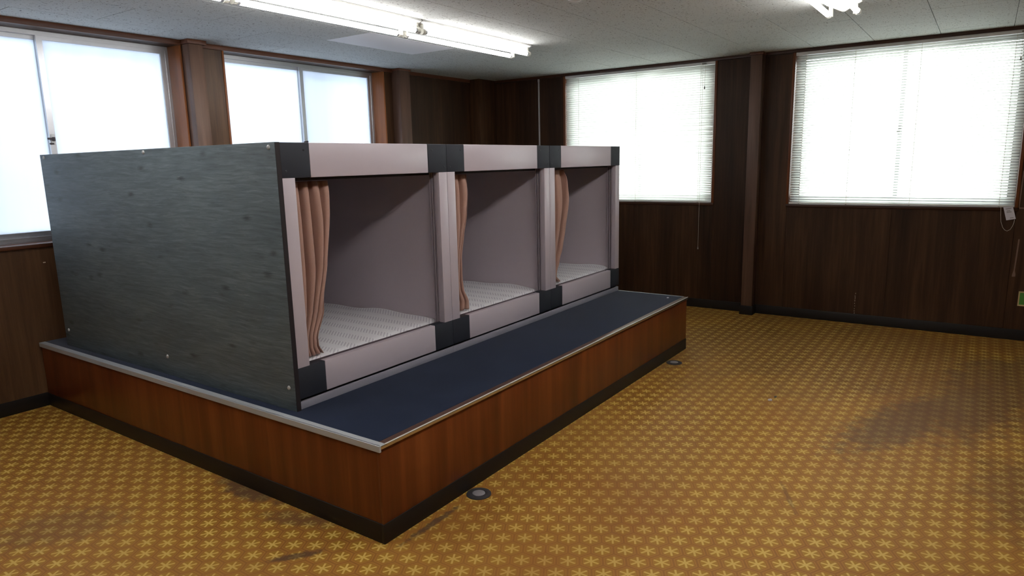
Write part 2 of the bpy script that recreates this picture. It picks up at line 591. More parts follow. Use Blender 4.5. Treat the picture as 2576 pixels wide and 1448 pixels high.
TRIM_Z = ZC - 0.034
wl = wall('wall_left', 'y', W, 1, (XB, XR + TH), [W1, W2], WZ, 'dark plywood panelled wall with two frosted windows')
panels(wl, 'y', W, 1, [(W2[1], 3.37), (3.37, 3.90), (3.90, 4.425)], 0.0, TRIM_Z)
panels(wl, 'y', W, 1, split(XB, W1[0], 0.9) + [(W1[1], W2[0])], 0.0, TRIM_Z, 'wall_wood_pale')
panels(wl, 'y', W, 1, split(W1[0], W1[1], 0.83) + split(W2[0], W2[1], 0.83), 0.0, WZ[0], 'wall_wood_pale')
wr = wall('wall_right', 'x', XR, 1, (YF, W + PT), [W3, W4], VZ, 'dark plywood panelled wall with two windows behind blinds')
panels(wr, 'x', XR, 1, [(2.40, W), (W3[1], 2.40), (-0.06, W3[0]), (W4[1], -0.06)] + split(YF, W4[0], 0.9), 0.0, TRIM_Z)
panels(wr, 'x', XR, 1, split(W3[0], W3[1], 0.81) + split(W4[0], W4[1], 0.83), 0.0, VZ[0])
wb = wall('wall_back', 'x', XB, -1, (YF, W), [], VZ, 'plain dark plywood panelled wall opposite the blinds')
panels(wb, 'x', XB, -1, split(YF, W, 0.9), 0.0, TRIM_Z)
wf = wall('wall_front', 'y', YF, -1, (XB, XR), [], VZ, 'plain dark plywood panelled wall facing the frosted windows')
panels(wf, 'y', YF, -1, split(XB, XR, 0.9), 0.0, TRIM_Z)

# scuffs and leftovers on the right wall's boards
def residue(pts, mat, name):
    bm = bmesh.new()
    f = [bm.verts.new((XR - 0.0006, y, z)) for y, z in pts]
    b = [bm.verts.new((XR, y, z)) for y, z in pts]
    n = len(pts)
    bm.faces.new(f); bm.faces.new(b[::-1])
    for i in range(n):
        bm.faces.new((f[i], f[(i + 1) % n], b[(i + 1) % n], b[i]))
    o = obj(name, bm, mat, wr)
    return o
residue([(-2.026, 1.30), (-2.034, 1.30), (-2.028, 1.016), (-2.018, 1.016)], 'residue', 'glue_mark')
residue([(-2.018, 1.016), (-2.018, 1.026), (-2.30, 1.026), (-2.30, 1.014)], 'residue', 'glue_mark')
residue([(-2.043, 0.785), (-2.052, 0.785), (-2.049, 0.66), (-2.044, 0.545), (-2.050, 0.515), (-2.050, 0.497), (-2.029, 0.495),
         (-2.029, 0.51), (-2.036, 0.545), (-2.039, 0.66)], 'residue', 'glue_mark')
bm = box_bm((0.082, W - 0.0006, 0.897), (0.096, W, 0.903), 0)
obj('veneer_chip', bm, 'flake_white', wl)
for i in range(9):
    z = 0.082 + i * 0.022 + random.uniform(0, 0.005)
    yy = -0.955 + random.uniform(-0.002, 0.002)
    l = random.uniform(0.007, 0.018)
    residue([(yy - 0.0018, z), (yy + 0.0018, z), (yy + 0.001, z + l), (yy - 0.001, z + l)], 'flake_white', 'veneer_chip')

# ---- trims
TRIMN = [0]
def trim(lo, hi, mat, label, bevel=0.002):
    TRIMN[0] += 1
    return tag(box('trim_%d' % TRIMN[0], lo, hi, mat, None, bevel), label, 'trim', kind='structure')
trim((XB, W - 0.018, TRIM_Z), (4.425, W + PT, ZC), 'trim_wood_x', 'red-brown wooden cornice strip above the frosted windows')
trim((XR - 0.018, YF, TRIM_Z + 0.008), (XR + PT, W - 0.14, ZC), 'trim_wood_y', 'dark wooden cornice strip above the blinds')
trim((XB - PT, YF, TRIM_Z), (XB + 0.018, W - 0.018, ZC), 'trim_wood_y', 'dark wooden cornice strip on the wall opposite the blinds')
trim((XB + 0.018, YF - PT, TRIM_Z), (XR - 0.018, YF + 0.018, ZC), 'trim_wood_x', 'wooden cornice strip facing the frosted windows')
# reveal linings of the openings
LN = 0.012
for (x0, x1), nm in ((W1, 'wide frosted window by the grey end panel'), (W2, 'frosted window above the capsules')):
    trim((x1 - LN, W - 0.006, WZ[0]), (x1 + 0.004, W + TH, WZ[1]), 'jamb_wood', 'orange-brown wooden jamb at the corner side of the ' + nm)
    trim((x0 - 0.004, W - 0.006, WZ[0]), (x0 + LN, W + TH, WZ[1]), 'jamb_wood', 'orange-brown wooden jamb at the far side of the ' + nm)
    trim((x0, W - 0.02, WZ[0] - 0.018), (x1, W + TH, WZ[0] + 0.004), 'trim_wood_x', 'narrow wooden sill under the ' + nm)
for (y0, y1), nm in ((W3, 'smaller blind beside the corner'), (W4, 'larger blind beside the pilaster')):
    trim((XR - 0.008, y1 - LN, VZ[0]), (XR + TH, y1 + 0.010, VZ[1]), 'trim_wood', 'brown wooden jamb on the corner side of the ' + nm)
    trim((XR - 0.008, y0 - 0.010, VZ[0]), (XR + TH, y0 + LN, VZ[1]), 'trim_wood', 'brown wooden jamb away from the corner at the ' + nm)
    trim((XR - 0.010, y0 - 0.01, VZ[0] - 0.02), (XR + TH, y1 + 0.01, VZ[0] + 0.006), 'trim_wood_y', 'dark wooden sill under the ' + nm)
# pilasters
def pilaster(lo, hi, cap_lo, cap_hi, label):
    TRIMN[0] += 1
    o = tag(box('trim_%d' % TRIMN[0], lo, hi, 'column_wood', None, 0.003), label, 'pilaster', kind='structure')
    box('capital', cap_lo, cap_hi, 'trim_wood_x', o, 0.002)
    return o
pilaster((1.133, W - 0.098, 0), (1.240, W, ZC - 0.030), (1.118, W - 0.112, ZC - 0.030), (1.262, W - 0.018, ZC),
         'pale brown wooden pilaster between the two frosted windows')
pilaster((3.225, W - 0.105, 0), (3.368, W, ZC - 0.022), (3.215, W - 0.112, ZC - 0.022), (3.378, W - 0.018, ZC),
         'dark brown wooden pilaster between frosted window and room corner')
pilaster((XR - 0.11, -0.112, 0), (XR, -0.012, ZC - 0.026), (XR - 0.118, -0.120, ZC - 0.026), (XR - 0.018, -0.004, ZC),
         'wooden pilaster on the wall between the two blinds')
TRIMN[0] += 1
cc = tag(box('trim_%d' % TRIMN[0], (4.425, W - 0.140, 0), (XR, W, ZC), 'wall_wood', None, 0.002),
         'boxed dark wooden column filling the room corner', 'column', kind='structure')
# baseboards
BH, BT = 0.084, 0.010
def base(name, lo, hi, label):
    return tag(box(name, lo, hi, 'rubber_black', None, 0.002), label, 'baseboard', kind='structure')
base('baseboard_left', (XB, W - BT, 0), (0.0, W, BH), 'black rubber baseboard under the wide frosted window')
br = base('baseboard_right', (XR - BT, YF, 0), (XR, W - 0.14, BH), 'black rubber baseboard under the blinds')
box('pilaster_wrap', (XR - 0.11 - BT, -0.112 - BT, 0), (XR - 0.11, -0.012 + BT, BH), 'rubber_black', br, 0.002)
box('pilaster_wrap', (XR - 0.11, -0.112 - BT, 0), (XR - BT, -0.112, BH), 'rubber_black', br, 0.002)
box('pilaster_wrap', (XR - 0.11, -0.012, 0), (XR - BT, -0.012 + BT, BH), 'rubber_black', br, 0.002)
base('baseboard_back', (XB, YF, 0), (XB + BT, W - BT, BH), 'black rubber baseboard opposite the blinds')
base('baseboard_front', (XB + BT, YF, 0), (XR - BT, YF + BT, BH), 'black rubber baseboard facing the frosted windows')

# ---- sliding aluminium windows
WN = [0]
def window(axis, plane, span, zr, label, front_first, glass='frosted_glass'):
    """outer frame, two sliding sashes with obscured panes; plane = room face of the frame"""
    WN[0] += 1
    (u0, u1), (z0, z1) = span, zr
    F = 0.026
    def bx(ua, ub, d0, d1, za, zb, bm=None, bev=0.0):
        lo = (ua, plane + d0, za) if axis == 'y' else (plane + d0, ua, za)
        hi = (ub, plane + d1, zb) if axis == 'y' else (plane + d1, ub, zb)
        return box_bm(lo, hi, bev, bm, 1)
    bm = bmesh.new()
    bx(u0, u1, 0, 0.055, z1 - F, z1, bm); bx(u0, u1, 0, 0.055, z0, z0 + F + 0.004, bm)
    bx(u0, u0 + 0.02, 0, 0.055, z0 + F, z1 - F, bm); bx(u1 - 0.02, u1, 0, 0.055, z0 + F, z1 - F, bm)
    bx(u0, u1, -0.006, 0.0, z0, z0 + 0.012, bm)
    fr = obj('window_%d' % WN[0], bm, 'alu')
    tag(fr, label, 'window', kind='structure')
    mid = (u0 + u1) / 2
    st = 0.034
    za, zb = z0 + F + 0.004, z1 - F
    for i, (a, b) in enumerate(((u0 + 0.02, mid + st / 2), (mid - st / 2, u1 - 0.02))):
        near = (i == 0) == front_first
        d0 = 0.004 if near else 0.030
        bm = bmesh.new()
        bx(a, a + st, d0, d0 + 0.022, za, zb, bm); bx(b - st, b, d0, d0 + 0.022, za, zb, bm)
        bx(a + st, b - st, d0, d0 + 0.022, zb - 0.024, zb, bm); bx(a + st, b - st, d0, d0 + 0.022, za, za + 0.030, bm)
        sh = obj('sash', bm, 'alu', fr)
        pn = obj('pane', bx(a + st, b - st, d0 + 0.009, d0 + 0.013, za + 0.030, zb - 0.024), glass, sh)
        bx_list = []
        if near:
            um = (b - st / 2) if i == 0 else (a + st / 2)
            zl = 1.655
            k = bmesh.new()
            bx(um - 0.011, um + 0.011, d0 - 0.006, d0, zl - 0.032, zl + 0.032, k, 0.002)
            lt = obj('latch', k, 'screw_steel', sh)
            k = bmesh.new()
            s = -1 if i == 1 else 1
            bx(um - 0.008, um + 0.008, d0 - 0.02, d0 - 0.006, zl - 0.010, zl + 0.014, k, 0.002)
            bx(min(um, um + s * 0.036), max(um, um + s * 0.036), d0 - 0.022, d0 - 0.010, zl - 0.003, zl + 0.010, k, 0.002)
            bx(min(um, um + s * 0.024), max(um, um + s * 0.024), d0 - 0.012, d0 - 0.002, zl - 0.032, zl - 0.022, k, 0.001)
            obj('latch_lever', k, 'cap_dark', lt)
    return fr
window('y', W + REC, (W1[0] + LN, W1[1] - LN), (WZ[0] + 0.004, WZ[1]), 'aluminium sliding window with frosted panes beside the grey end panel', False)
window('y', W + REC, (W2[0] + LN, W2[1] - LN), (WZ[0] + 0.004, WZ[1]), 'aluminium sliding window with frosted panes above the first capsule', False)
window('x', XR + REC - 0.02, (W3[0] + LN, W3[1] - LN), (VZ[0] + 0.006, VZ[1]), 'aluminium sliding window behind the smaller venetian blind', True, 'clear_glass')
window('x', XR + REC - 0.02, (W4[0] + LN, W4[1] - LN), (VZ[0] + 0.006, VZ[1]), 'aluminium sliding window behind the larger venetian blind', True, 'clear_glass')

# unseen building added close outside the frosted windows to dim their daylight
nb = thing('dimming_building', 'unseen building added beyond the frosted windows to dim their daylight', 'building', (1.2, W + 3.6, -0.1))
box('facade', (-7.0, W + 1.9, -0.1), (9.0, W + 4.6, 5.4), 'facade_render', nb)
box('parapet', (-7.0, W + 1.84, 5.4), (9.0, W + 4.6, 5.55), 'facade_render', nb, 0.01)
def shading(x, y, r, label):  # unseen pipes added to cast soft dark strips on the frosted panes
    root = thing('shading_pipe', label, 'drain pipe', (x, y, -0.1), 'unseen shading pipes added outside the frosted windows')
    obj('pipe', cyl_bm((x, y, -0.1), (x, y, 3.4), r, 20), 'facade_render', root, smooth=40)
    for z in (0.6, 1.9, 3.2):
        obj('pipe_collar', cyl_bm((x, y, z - 0.03), (x, y, z + 0.03), r * 1.12, 20), 'facade_render', root, smooth=40)
shading(2.50, W + 0.36, 0.07, 'unseen grey pipe added to shade the corner-side pane of the frosted window above the capsules')
shading(-0.18, W + 0.40, 0.10, 'unseen thick grey pipe added to shade the wide frosted window by the grey end panel')
# ================================================================== VENETIAN BLINDS
def blind(y0, y1, z0, z1, label, ladders, cords, tilt):
    XBL = XR + 0.012
    root = thing('venetian_blind', label, 'blind', (XBL, (y0 + y1) / 2, z0), 'white venetian blinds over the windows')
    obj('head_rail', box_bm((XBL - 0.014, y0, z1 - 0.026), (XBL + 0.014, y1, z1), 0.002), 'white_metal', root)
    obj('bottom_rail', box_bm((XBL - 0.013, y0, z0), (XBL + 0.013, y1, z0 + 0.016), 0.004), 'white_metal', root, smooth=40)
    # one curved slat, shared by all
    wd, tilt = 0.025, math.radians(tilt)
    bm = bmesh.new()
    n = 4
    rows = []
    for i in range(n + 1):
        s = (i / n - 0.5) * wd
        crown = 0.0022 * (1 - (2 * i / n - 1) ** 2)
        dx = s * math.cos(tilt) + crown * math.sin(tilt)
        dz = -s * math.sin(tilt) + crown * math.cos(tilt)
        rows.append([bm.verts.new((dx, u, dz)) for u in (y0 + 0.004 - (y0 + y1) / 2, y1 - 0.004 - (y0 + y1) / 2)])
    for a, b in zip(rows, rows[1:]):
        bm.faces.new((a[0], a[1], b[1], b[0]))
    lowz, topz, pitch = z0 + 0.030, z1 - 0.040, 0.0212
    cnt = int((topz - lowz) / pitch) + 1
    ctr = Vector((XBL, (y0 + y1) / 2, 0))
    for v in bm.verts:
        v.co += ctr + Vector((0, 0, lowz))
    first = obj('slat', bm, 'slat_white', root, smooth=True, origin=ctr + Vector((0, 0, lowz)))
    md = first.modifiers.new('thickness', 'SOLIDIFY'); md.thickness = 0.0004
    for i in range(1, cnt):
        s = inst('slat', first, ctr + Vector((0, 0, lowz + i * (topz - lowz) / (cnt - 1))), root)
        s.rotation_euler = (random.uniform(-0.0005, 0.0005), random.uniform(-0.006, 0.006), 0)
    for u in ladders:
        bm = bmesh.new()
        for dx in (-0.0125, 0.0125):
            cyl_bm((XBL + dx, u, z0 + 0.014), (XBL + dx, u, z1 - 0.02), 0.0011, 6, bm)
        obj('ladder_cord', bm, 'cord_white', root)
        obj('clip', box_bm((XBL - 0.016, u - 0.006, z0 - 0.003), (XBL + 0.002, u + 0.006, z0 + 0.005), 0.001), 'tassel_grey', root)
    for (u, zend, rad) in cords:
        bm = cyl_bm((XBL - 0.024, u, zend + 0.02), (XBL - 0.020, u, z1 - 0.012), rad, 6)
        pc = obj('pull_cord', bm, 'cord_white', root)
        obj('tassel', lathe_bm([(0.0022, 0.026), (0.004, 0.022), (0.0065, 0.006), (0.0055, 0.0), ], (XBL - 0.024, u, zend), seg=12), 'tassel_grey', pc, smooth=True)
        obj('cord_lock', box_bm((XBL - 0.024, u - 0.010, z1 - 0.020), (XBL - 0.010, u + 0.010, z1 - 0.008), 0.002), 'tassel_grey', root)
    return root
blind(W3[0] + LN + 0.002, W3[1] - LN - 0.002, VZ[0] + 0.008, VZ[1] - 0.004,
      'smaller white venetian blind beside the room corner, long cord hanging below it', (0.47, 1.12, 1.77), [(0.448, 0.575, 0.0013), (0.428, 2.075, 0.0012)], 56)
blind(W4[0] + LN + 0.002, W4[1] - LN - 0.002, VZ[0] + 0.008, VZ[1] - 0.004,
      'larger white venetian blind on the far side of the pilaster from the corner', (-0.45, -0.83, -1.30, -1.90), [(-1.935, 2.10, 0.0012)], 40)

# ================================================================== FLUORESCENT LIGHTS
def fixture(x0, x1, yc, label):
    root = thing('fluorescent_light', label, 'ceiling light', ((x0 + x1) / 2, yc, ZC - 0.09), 'twin-tube ceiling lights in two rows')
    prof = [(-0.098, ZC), (-0.098, ZC - 0.012), (-0.006, ZC - 0.058), (0.006, ZC - 0.058), (0.098, ZC - 0.012), (0.098, ZC)]
    bm = bmesh.new()
    A = [bm.verts.new((x0, yc + a, z)) for a, z in prof]
    B = [bm.verts.new((x1, yc + a, z)) for a, z in prof]
    n = len(prof)
    bm.faces.new(A); bm.faces.new(B[::-1])
    for i in range(n):
        bm.faces.new((A[i], A[(i + 1) % n], B[(i + 1) % n], B[i]))
    obj('housing', bm, 'white_metal', root)
    for s in (-1, 1):
        ty, tz = yc + s * 0.079, ZC - 0.069
        tb = obj('tube', cyl_bm((x0 + 0.035, ty, tz), (x1 - 0.035, ty, tz), 0.0155, 16), 'tube_light', root, smooth=40)
        for xe, d in ((x0 + 0.018, 1), (x1 - 0.018, -1)):
            bm = bmesh.new()
            # holder: plate rising from the housing flank, rounded round the tube end
            cyl_bm((xe - 0.012, ty, tz), (xe + 0.012, ty, tz), 0.019, 16, bm)
            box_bm((xe - 0.010, min(ty, ty - s * 0.024), tz - 0.012), (xe + 0.010, max(ty, ty - s * 0.024), tz + 0.046), 0.003, bm)
            obj('lamp_holder', bm, 'holder_white', root, smooth=35)
            cp = obj('end_cap', cyl_bm((xe + d * 0.012, ty, tz), (xe + d * 0.030, ty, tz), 0.0158, 16), 'alu', tb, smooth=40)
    return root
Y1, Y2 = 1.305, -1.015
LX = (0.485, 1.718, 2.975)
fixture(LX[1], LX[2], Y1, 'twin fluorescent ceiling light beside the plain white ceiling board')
fixture(LX[0], LX[1] - 0.012, Y1, 'twin fluorescent ceiling light running over the first capsule')
fixture(LX[0] - 1.245, LX[0] - 0.012, Y1, 'twin fluorescent ceiling light in the capsule row just past the grey end panel')
fixture(LX[0] - 2.490, LX[0] - 1.257, Y1, 'last twin fluorescent ceiling light of the capsule row away from the blinds')
fixture(LX[1], LX[2], Y2, 'twin fluorescent ceiling light over the open floor by the larger blind')
fixture(LX[0], LX[1] - 0.012, Y2, 'second twin fluorescent ceiling light from the blinds in the open floor row')
fixture(LX[0] - 1.245, LX[0] - 0.012, Y2, 'third twin fluorescent ceiling light from the blinds in the open floor row')
fixture(LX[0] - 2.490, LX[0] - 1.257, Y2, 'last twin fluorescent ceiling light of the open floor row away from the blinds')

# heat detector on the ceiling
hd = thing('heat_detector', 'round white heat detector on the ceiling', 'detector', (1.788, 0.148, ZC - 0.035))
obj('detector_base', lathe_bm([(0.050, 0.035), (0.050, 0.022), (0.046, 0.018)], (1.788, 0.148, ZC - 0.035)), 'detector_white', hd, smooth=40)
obj('detector_dome', lathe_bm([(0.044, 0.020), (0.040, 0.010), (0.026, 0.002), (0.004, 0.0)], (1.788, 0.148, ZC - 0.035)), 'detector_white', hd, smooth=60)

# ================================================================== PLATFORM
pf = thing('platform', 'low red-brown wooden platform with navy carpet top and aluminium nosing', 'platform', (PL / 2, W / 2, 0))
KH = 0.082
box('skirting', (-0.003, -0.003, 0), (PL + 0.003, 0.012, KH), 'rubber_black', pf, 0.002)
box('skirting', (-0.003, 0.012, 0), (0.012, W - 0.012, KH), 'rubber_black', pf, 0.002)
box('skirting', (PL - 0.012, 0.012, 0), (PL + 0.003, W - 0.012, KH), 'rubber_black', pf, 0.002)
ZPT = PH - 0.004
box('front_panel', (0.0, 0.0, KH), (PL, 0.014, ZPT - 0.004), 'platform_wood', pf, 0.001)
box('end_panel', (0.0, 0.014, KH), (0.014, W - 0.011, ZPT - 0.004), 'platform_wood', pf, 0.001)
box('end_panel', (PL - 0.014, 0.014, KH), (PL, W - 0.011, ZPT - 0.004), 'platform_wood', pf, 0.001)
box('carpet', (0.022, 0.026, PH - 0.016), (PL - 0.010, W - 0.011, PH), 'navy_carpet', pf, 0.001)
# end nosing: wide aluminium angle
bm = bmesh.new()
box_bm((-0.010, -0.011, PH - 0.026), (-0.0005, W - 0.011, PH), 0.0015, bm)
box_bm((-0.006, -0.011, PH - 0.003), (0.024, W - 0.011, PH), 0.001, bm)
obj('nosing', bm, 'alu_trim', pf)
# front nosing: thin bright bead, brown strip behind it
bm = bmesh.new()
box_bm((-0.009, -0.0090, PH - 0.017), (PL + 0.006, -0.0005, PH - 0.004), 0.001, bm)
obj('nosing', bm, 'alu_bright', pf, smooth=30)
obj('nosing_bead', cyl_bm((-0.009, -0.006, PH - 0.0026), (PL + 0.006, -0.006, PH - 0.0026), 0.0026, 10), 'white_metal', pf, smooth=40)
box('nosing_strip', (0.024, -0.004, PH - 0.006), (PL, 0.026, PH - 0.0008), 'alu_brown', pf, 0.0006)
box('nosing', (PL - 0.010, 0.026, PH - 0.016), (PL + 0.004, W - 0.011, PH), 'alu_trim', pf, 0.001)

# small paper scrap on the carpet, crumbs on the floor
def scrap(name, c, size, label, cat, mat='paper_white', up=0.004, seedv=1):
    rnd = random.Random(seedv)
    bm = bmesh.new()
    bmesh.ops.create_icosphere(bm, subdivisions=2, radius=1.0)
    for v in bm.verts:
        v.co *= 1 + rnd.uniform(-0.25, 0.25)
        v.co = Vector((c[0] + v.co.x * size[0], c[1] + v.co.y * size[1], c[2] + max(v.co.z, -0.5) * up + up * 0.5))
    return tag(obj(name, bm, mat, None), label, cat)
scrap('paper_scrap', (3.122, 0.107, PH), (0.012, 0.008), 'tiny white paper scrap on the navy carpet', 'scrap', seedv=3)
scrap('paper_crumb', (2.391, -0.843, 0), (0.007, 0.012), 'small crumpled white paper crumb on the vinyl floor', 'scrap', up=0.008, seedv=5)
scrap('dirt_crumb', (2.47, -0.855, 0), (0.014, 0.008), 'flat brown dirt crumb beside the white paper crumb', 'scrap', 'cap_dark', 0.003, 8)

# ================================================================== SLEEPING CAPSULES
def capsule(k, label):
    ox = FX + k * MW
    root = thing('sleeping_capsule', label, 'capsule bed', (ox + MW / 2, (YB + YE) / 2, PH), 'three sleeping capsules in a row')
    e = 0.0006
    xa, xb = ox + e, ox + MW - e
    z00 = PH
    # base: bright plinth strip, dark shadow gap body
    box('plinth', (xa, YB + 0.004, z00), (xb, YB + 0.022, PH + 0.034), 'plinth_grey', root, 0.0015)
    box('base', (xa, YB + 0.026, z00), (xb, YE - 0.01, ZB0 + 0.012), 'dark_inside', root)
    # front frame
    for x0, x1, sx in ((xa, ox + CW, -1), (ox + MW - CW, xb, 1)):
        for z0, z1, top in ((ZT1, ZT, True), (ZB0, ZB1, False)):
            c = box('corner_connector', (x0, YB - 0.001, z0), (x1, YB + 0.050, z1), 'plastic_dark', root, 0.0035, 40)
            xo = x1 - 0.030 if sx < 0 else x0 + 0.030
            xi = x0 + 0.022 if sx < 0 else x1 - 0.022
            zo, zi = (z1 - 0.030, z0 + 0.028) if top else (z0 + 0.030, z1 - 0.028)
            for xx, zz in (((xo, zo), (xi, zi)) if top else ()):
                obj('screw', lathe_bm([(0.0052, -0.001), (0.0052, 0.0006), (0.003, 0.0012)], (xx, YB - 0.001, zz), '-y', 12), 'screw_dark', c)
    for z0, z1, nm in ((ZT1, ZT, 'top_beam'), (ZB0, ZB1, 'bottom_beam')):
        box(nm, (ox + CW + e, YB, z0), (ox + MW - CW - e, YB + 0.034, z1), 'frame_white', root, 0.0035, 40)
    for x0, x1 in ((xa, ox + PW), (ox + MW - PW, xb)):
        box('post', (x0, YB + 0.001, ZB1 - 0.004), (x1, YB + 0.036, ZT1 + 0.004), 'frame_white', root, 0.004, 40)
    # aluminium guide channels behind the posts
    for xp, s in ((ox + PW, 1), (ox + MW - PW, -1)):
        bm = bmesh.new()
        for d0 in (0.0365, 0.052, 0.0675):
            box_bm((min(xp - s * 0.028, xp - s * 0.001), YB + d0, ZB1 - 0.004), (max(xp - s * 0.028, xp - s * 0.001), YB + d0 + 0.0035, ZT1 + 0.002), 0, bm)
        a, b = sorted((xp - s * 0.030, xp - s * 0.026))
        box_bm((a, YB + 0.0365, ZB1 - 0.004), (b, YB + 0.071, ZT1 + 0.002), 0, bm)
        obj('guide_channel', bm, 'channel_grey', root)
    box('sill_track', (ox + 0.03, YB + 0.0505, ZB0 + 0.02), (ox + MW - 0.03, YB + 0.072, ZB1 - 0.006), 'track_mauve', root, 0.001)
    # shell
    ys = YB + 0.072
    box('side_wall', (xa, ys, ZB0 + 0.012), (ox + 0.028, YE - 0.02, ZT - 0.030), 'capsule_wall', root)
    box('side_wall', (ox + MW - 0.028, ys, ZB0 + 0.012), (xb, YE - 0.02, ZT - 0.030), 'capsule_wall', root)
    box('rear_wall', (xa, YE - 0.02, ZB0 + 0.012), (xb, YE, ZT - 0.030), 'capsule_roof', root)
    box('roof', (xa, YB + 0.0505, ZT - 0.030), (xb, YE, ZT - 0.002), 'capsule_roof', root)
    box('deck', (ox + 0.028, ys, ZB0 + 0.012), (ox + MW - 0.028, YE - 0.02, 0.530), 'capsule_wall', root)
    # curtain rail under the roof
    bm = cyl_bm((ox + 0.03, YB + 0.095, ZT1 - 0.006), (ox + MW - 0.03, YB + 0.095, ZT1 - 0.006), 0.008, 10)
    obj('curtain_rail', bm, 'dark_inside', root, smooth=40)
    return root, ox

caps = [capsule(0, 'white framed sleeping capsule with the grey wood-look end panel'),
        capsule(1, 'middle white framed sleeping capsule between its two neighbours'),
        capsule(2, 'white framed sleeping capsule next to the window wall end')]

# grey wood-look end panel on the first capsule, with its screws
ep = box('end_panel', (0.0622, YB - 0.002, PH), (FX, YE, ZT + 0.001), 'grey_laminate', caps[0][0], 0.001)
ep['label'] = 'dark grey wood-look laminate end panel'
eb = box('panel_edge', (0.0640, YB - 0.0045, PH), (FX - 0.001, YB - 0.0021, ZT), 'dark_inside', ep)
for (yy, zz) in ((0.600, 1.530), (1.578, 1.535), (2.690, 1.533), (0.600, 0.512), (1.578, 0.508), (2.690, 0.510)):
    obj('screw', lathe_bm([(0.010, -0.001), (0.010, 0.001), (0.008, 0.004), (0.003, 0.0055)], (0.0622, yy, zz), '-x', 14), 'screw_steel', ep, smooth=50)

# ---- curtains (gathered on one side of each opening)
def curtain(k, right, left, folds, amp, phase, label):
    ox = FX + k * MW
    zt, zb = 1.386, right[-1][1]
    def interp(pl, z):
        for (a, za), (b, zb_) in zip(pl, pl[1:]):
            if za >= z >= zb_:
                t = (za - z) / (za - zb_ + 1e-9)
                t = t * t * (3 - 2 * t) * 0.5 + t * 0.5
                return a + (b - a) * t
        return pl[0][0] if z > pl[0][1] else pl[-1][0]
    nz, ns = 60, 120
    bm = bmesh.new()
    rows = []
    rnd = random.Random(20 + k)
    offs = [rnd.uniform(-0.35, 0.35) for _ in range(folds + 3)]
    for j in range(nz + 1):
        t = j / nz
        z = zt + (zb - zt) * t
        xr_, xl_ = interp(right, z), interp(left, z)
        row = []
        a = amp * (0.55 + 0.75 * math.sin(math.pi * min(1, t * 1.15 + 0.12)) ** 0.7)
        for i in range(ns + 1):
            s = i / ns
            u = s * folds + phase + 0.16 * math.sin(3.1 * t + 5 * s) + 0.05 * math.sin(9 * t + 11 * s)
            c = math.cos(2 * math.pi * u)
            y = YB + 0.098 + a * (abs(c) ** 0.75) * (1 if c > 0 else -1) * (1 + offs[int(u) % len(offs)])
            y += 0.006 * math.sin(6 * t + s * 4)
            x = ox + xl_ + (xr_ - xl_) * (s + 0.045 / folds * math.sin(4 * math.pi * u) * 2)
            # gathered heading and slumped hem
            if t < 0.06:
                y = YB + 0.098 + (y - YB - 0.098) * (0.6 + 0.4 * t / 0.06)
            if t > 0.93:
                x += 0.006 * math.sin(7 * s) * (t - 0.93) / 0.07
            row.append(bm.verts.new((x, y, z)))
        rows.append(row)
    for a, b in zip(rows, rows[1:]):
        for i in range(ns):
            bm.faces.new((a[i], a[i + 1], b[i + 1], b[i]))
    o = obj('curtain', bm, 'curtain_cloth', None, smooth=180, origin=(ox + 0.16, YB + 0.098, zb))
    md = o.modifiers.new('thickness', 'SOLIDIFY'); md.thickness = 0.0018
    tag(o, label, 'curtain', 'brown capsule curtains')
    return o
curtain(0, [(0.319, 1.392), (0.312, 1.267), (0.288, 1.015), (0.250, 0.798), (0.196, 0.678), (0.195, 0.64), (0.214, 0.602)],
        [(0.072, 1.392), (0.072, 0.70), (0.082, 0.602)], 5, 0.020, 0.15, 'tan brown curtain gathered in the capsule behind the grey end panel')
curtain(1, [(0.285, 1.394), (0.286, 1.299), (0.262, 1.161), (0.229, 1.041), (0.209, 0.919), (0.212, 0.81), (0.218, 0.725), (0.254, 0.65), (0.249, 0.602)],
        [(0.074, 1.392), (0.074, 0.602)], 4, 0.018, 0.4, 'tan brown curtain gathered in the middle capsule, hem flared')
curtain(2, [(0.328, 1.392), (0.351, 1.323), (0.343, 1.17), (0.315, 0.976), (0.292, 0.837), (0.255, 0.735), (0.222, 0.683), (0.210, 0.645), (0.262, 0.602)],
        [(0.074, 1.392), (0.074, 0.602)], 3, 0.022, 0.55, 'tan brown curtain in the capsule nearest the window wall, few wide folds')

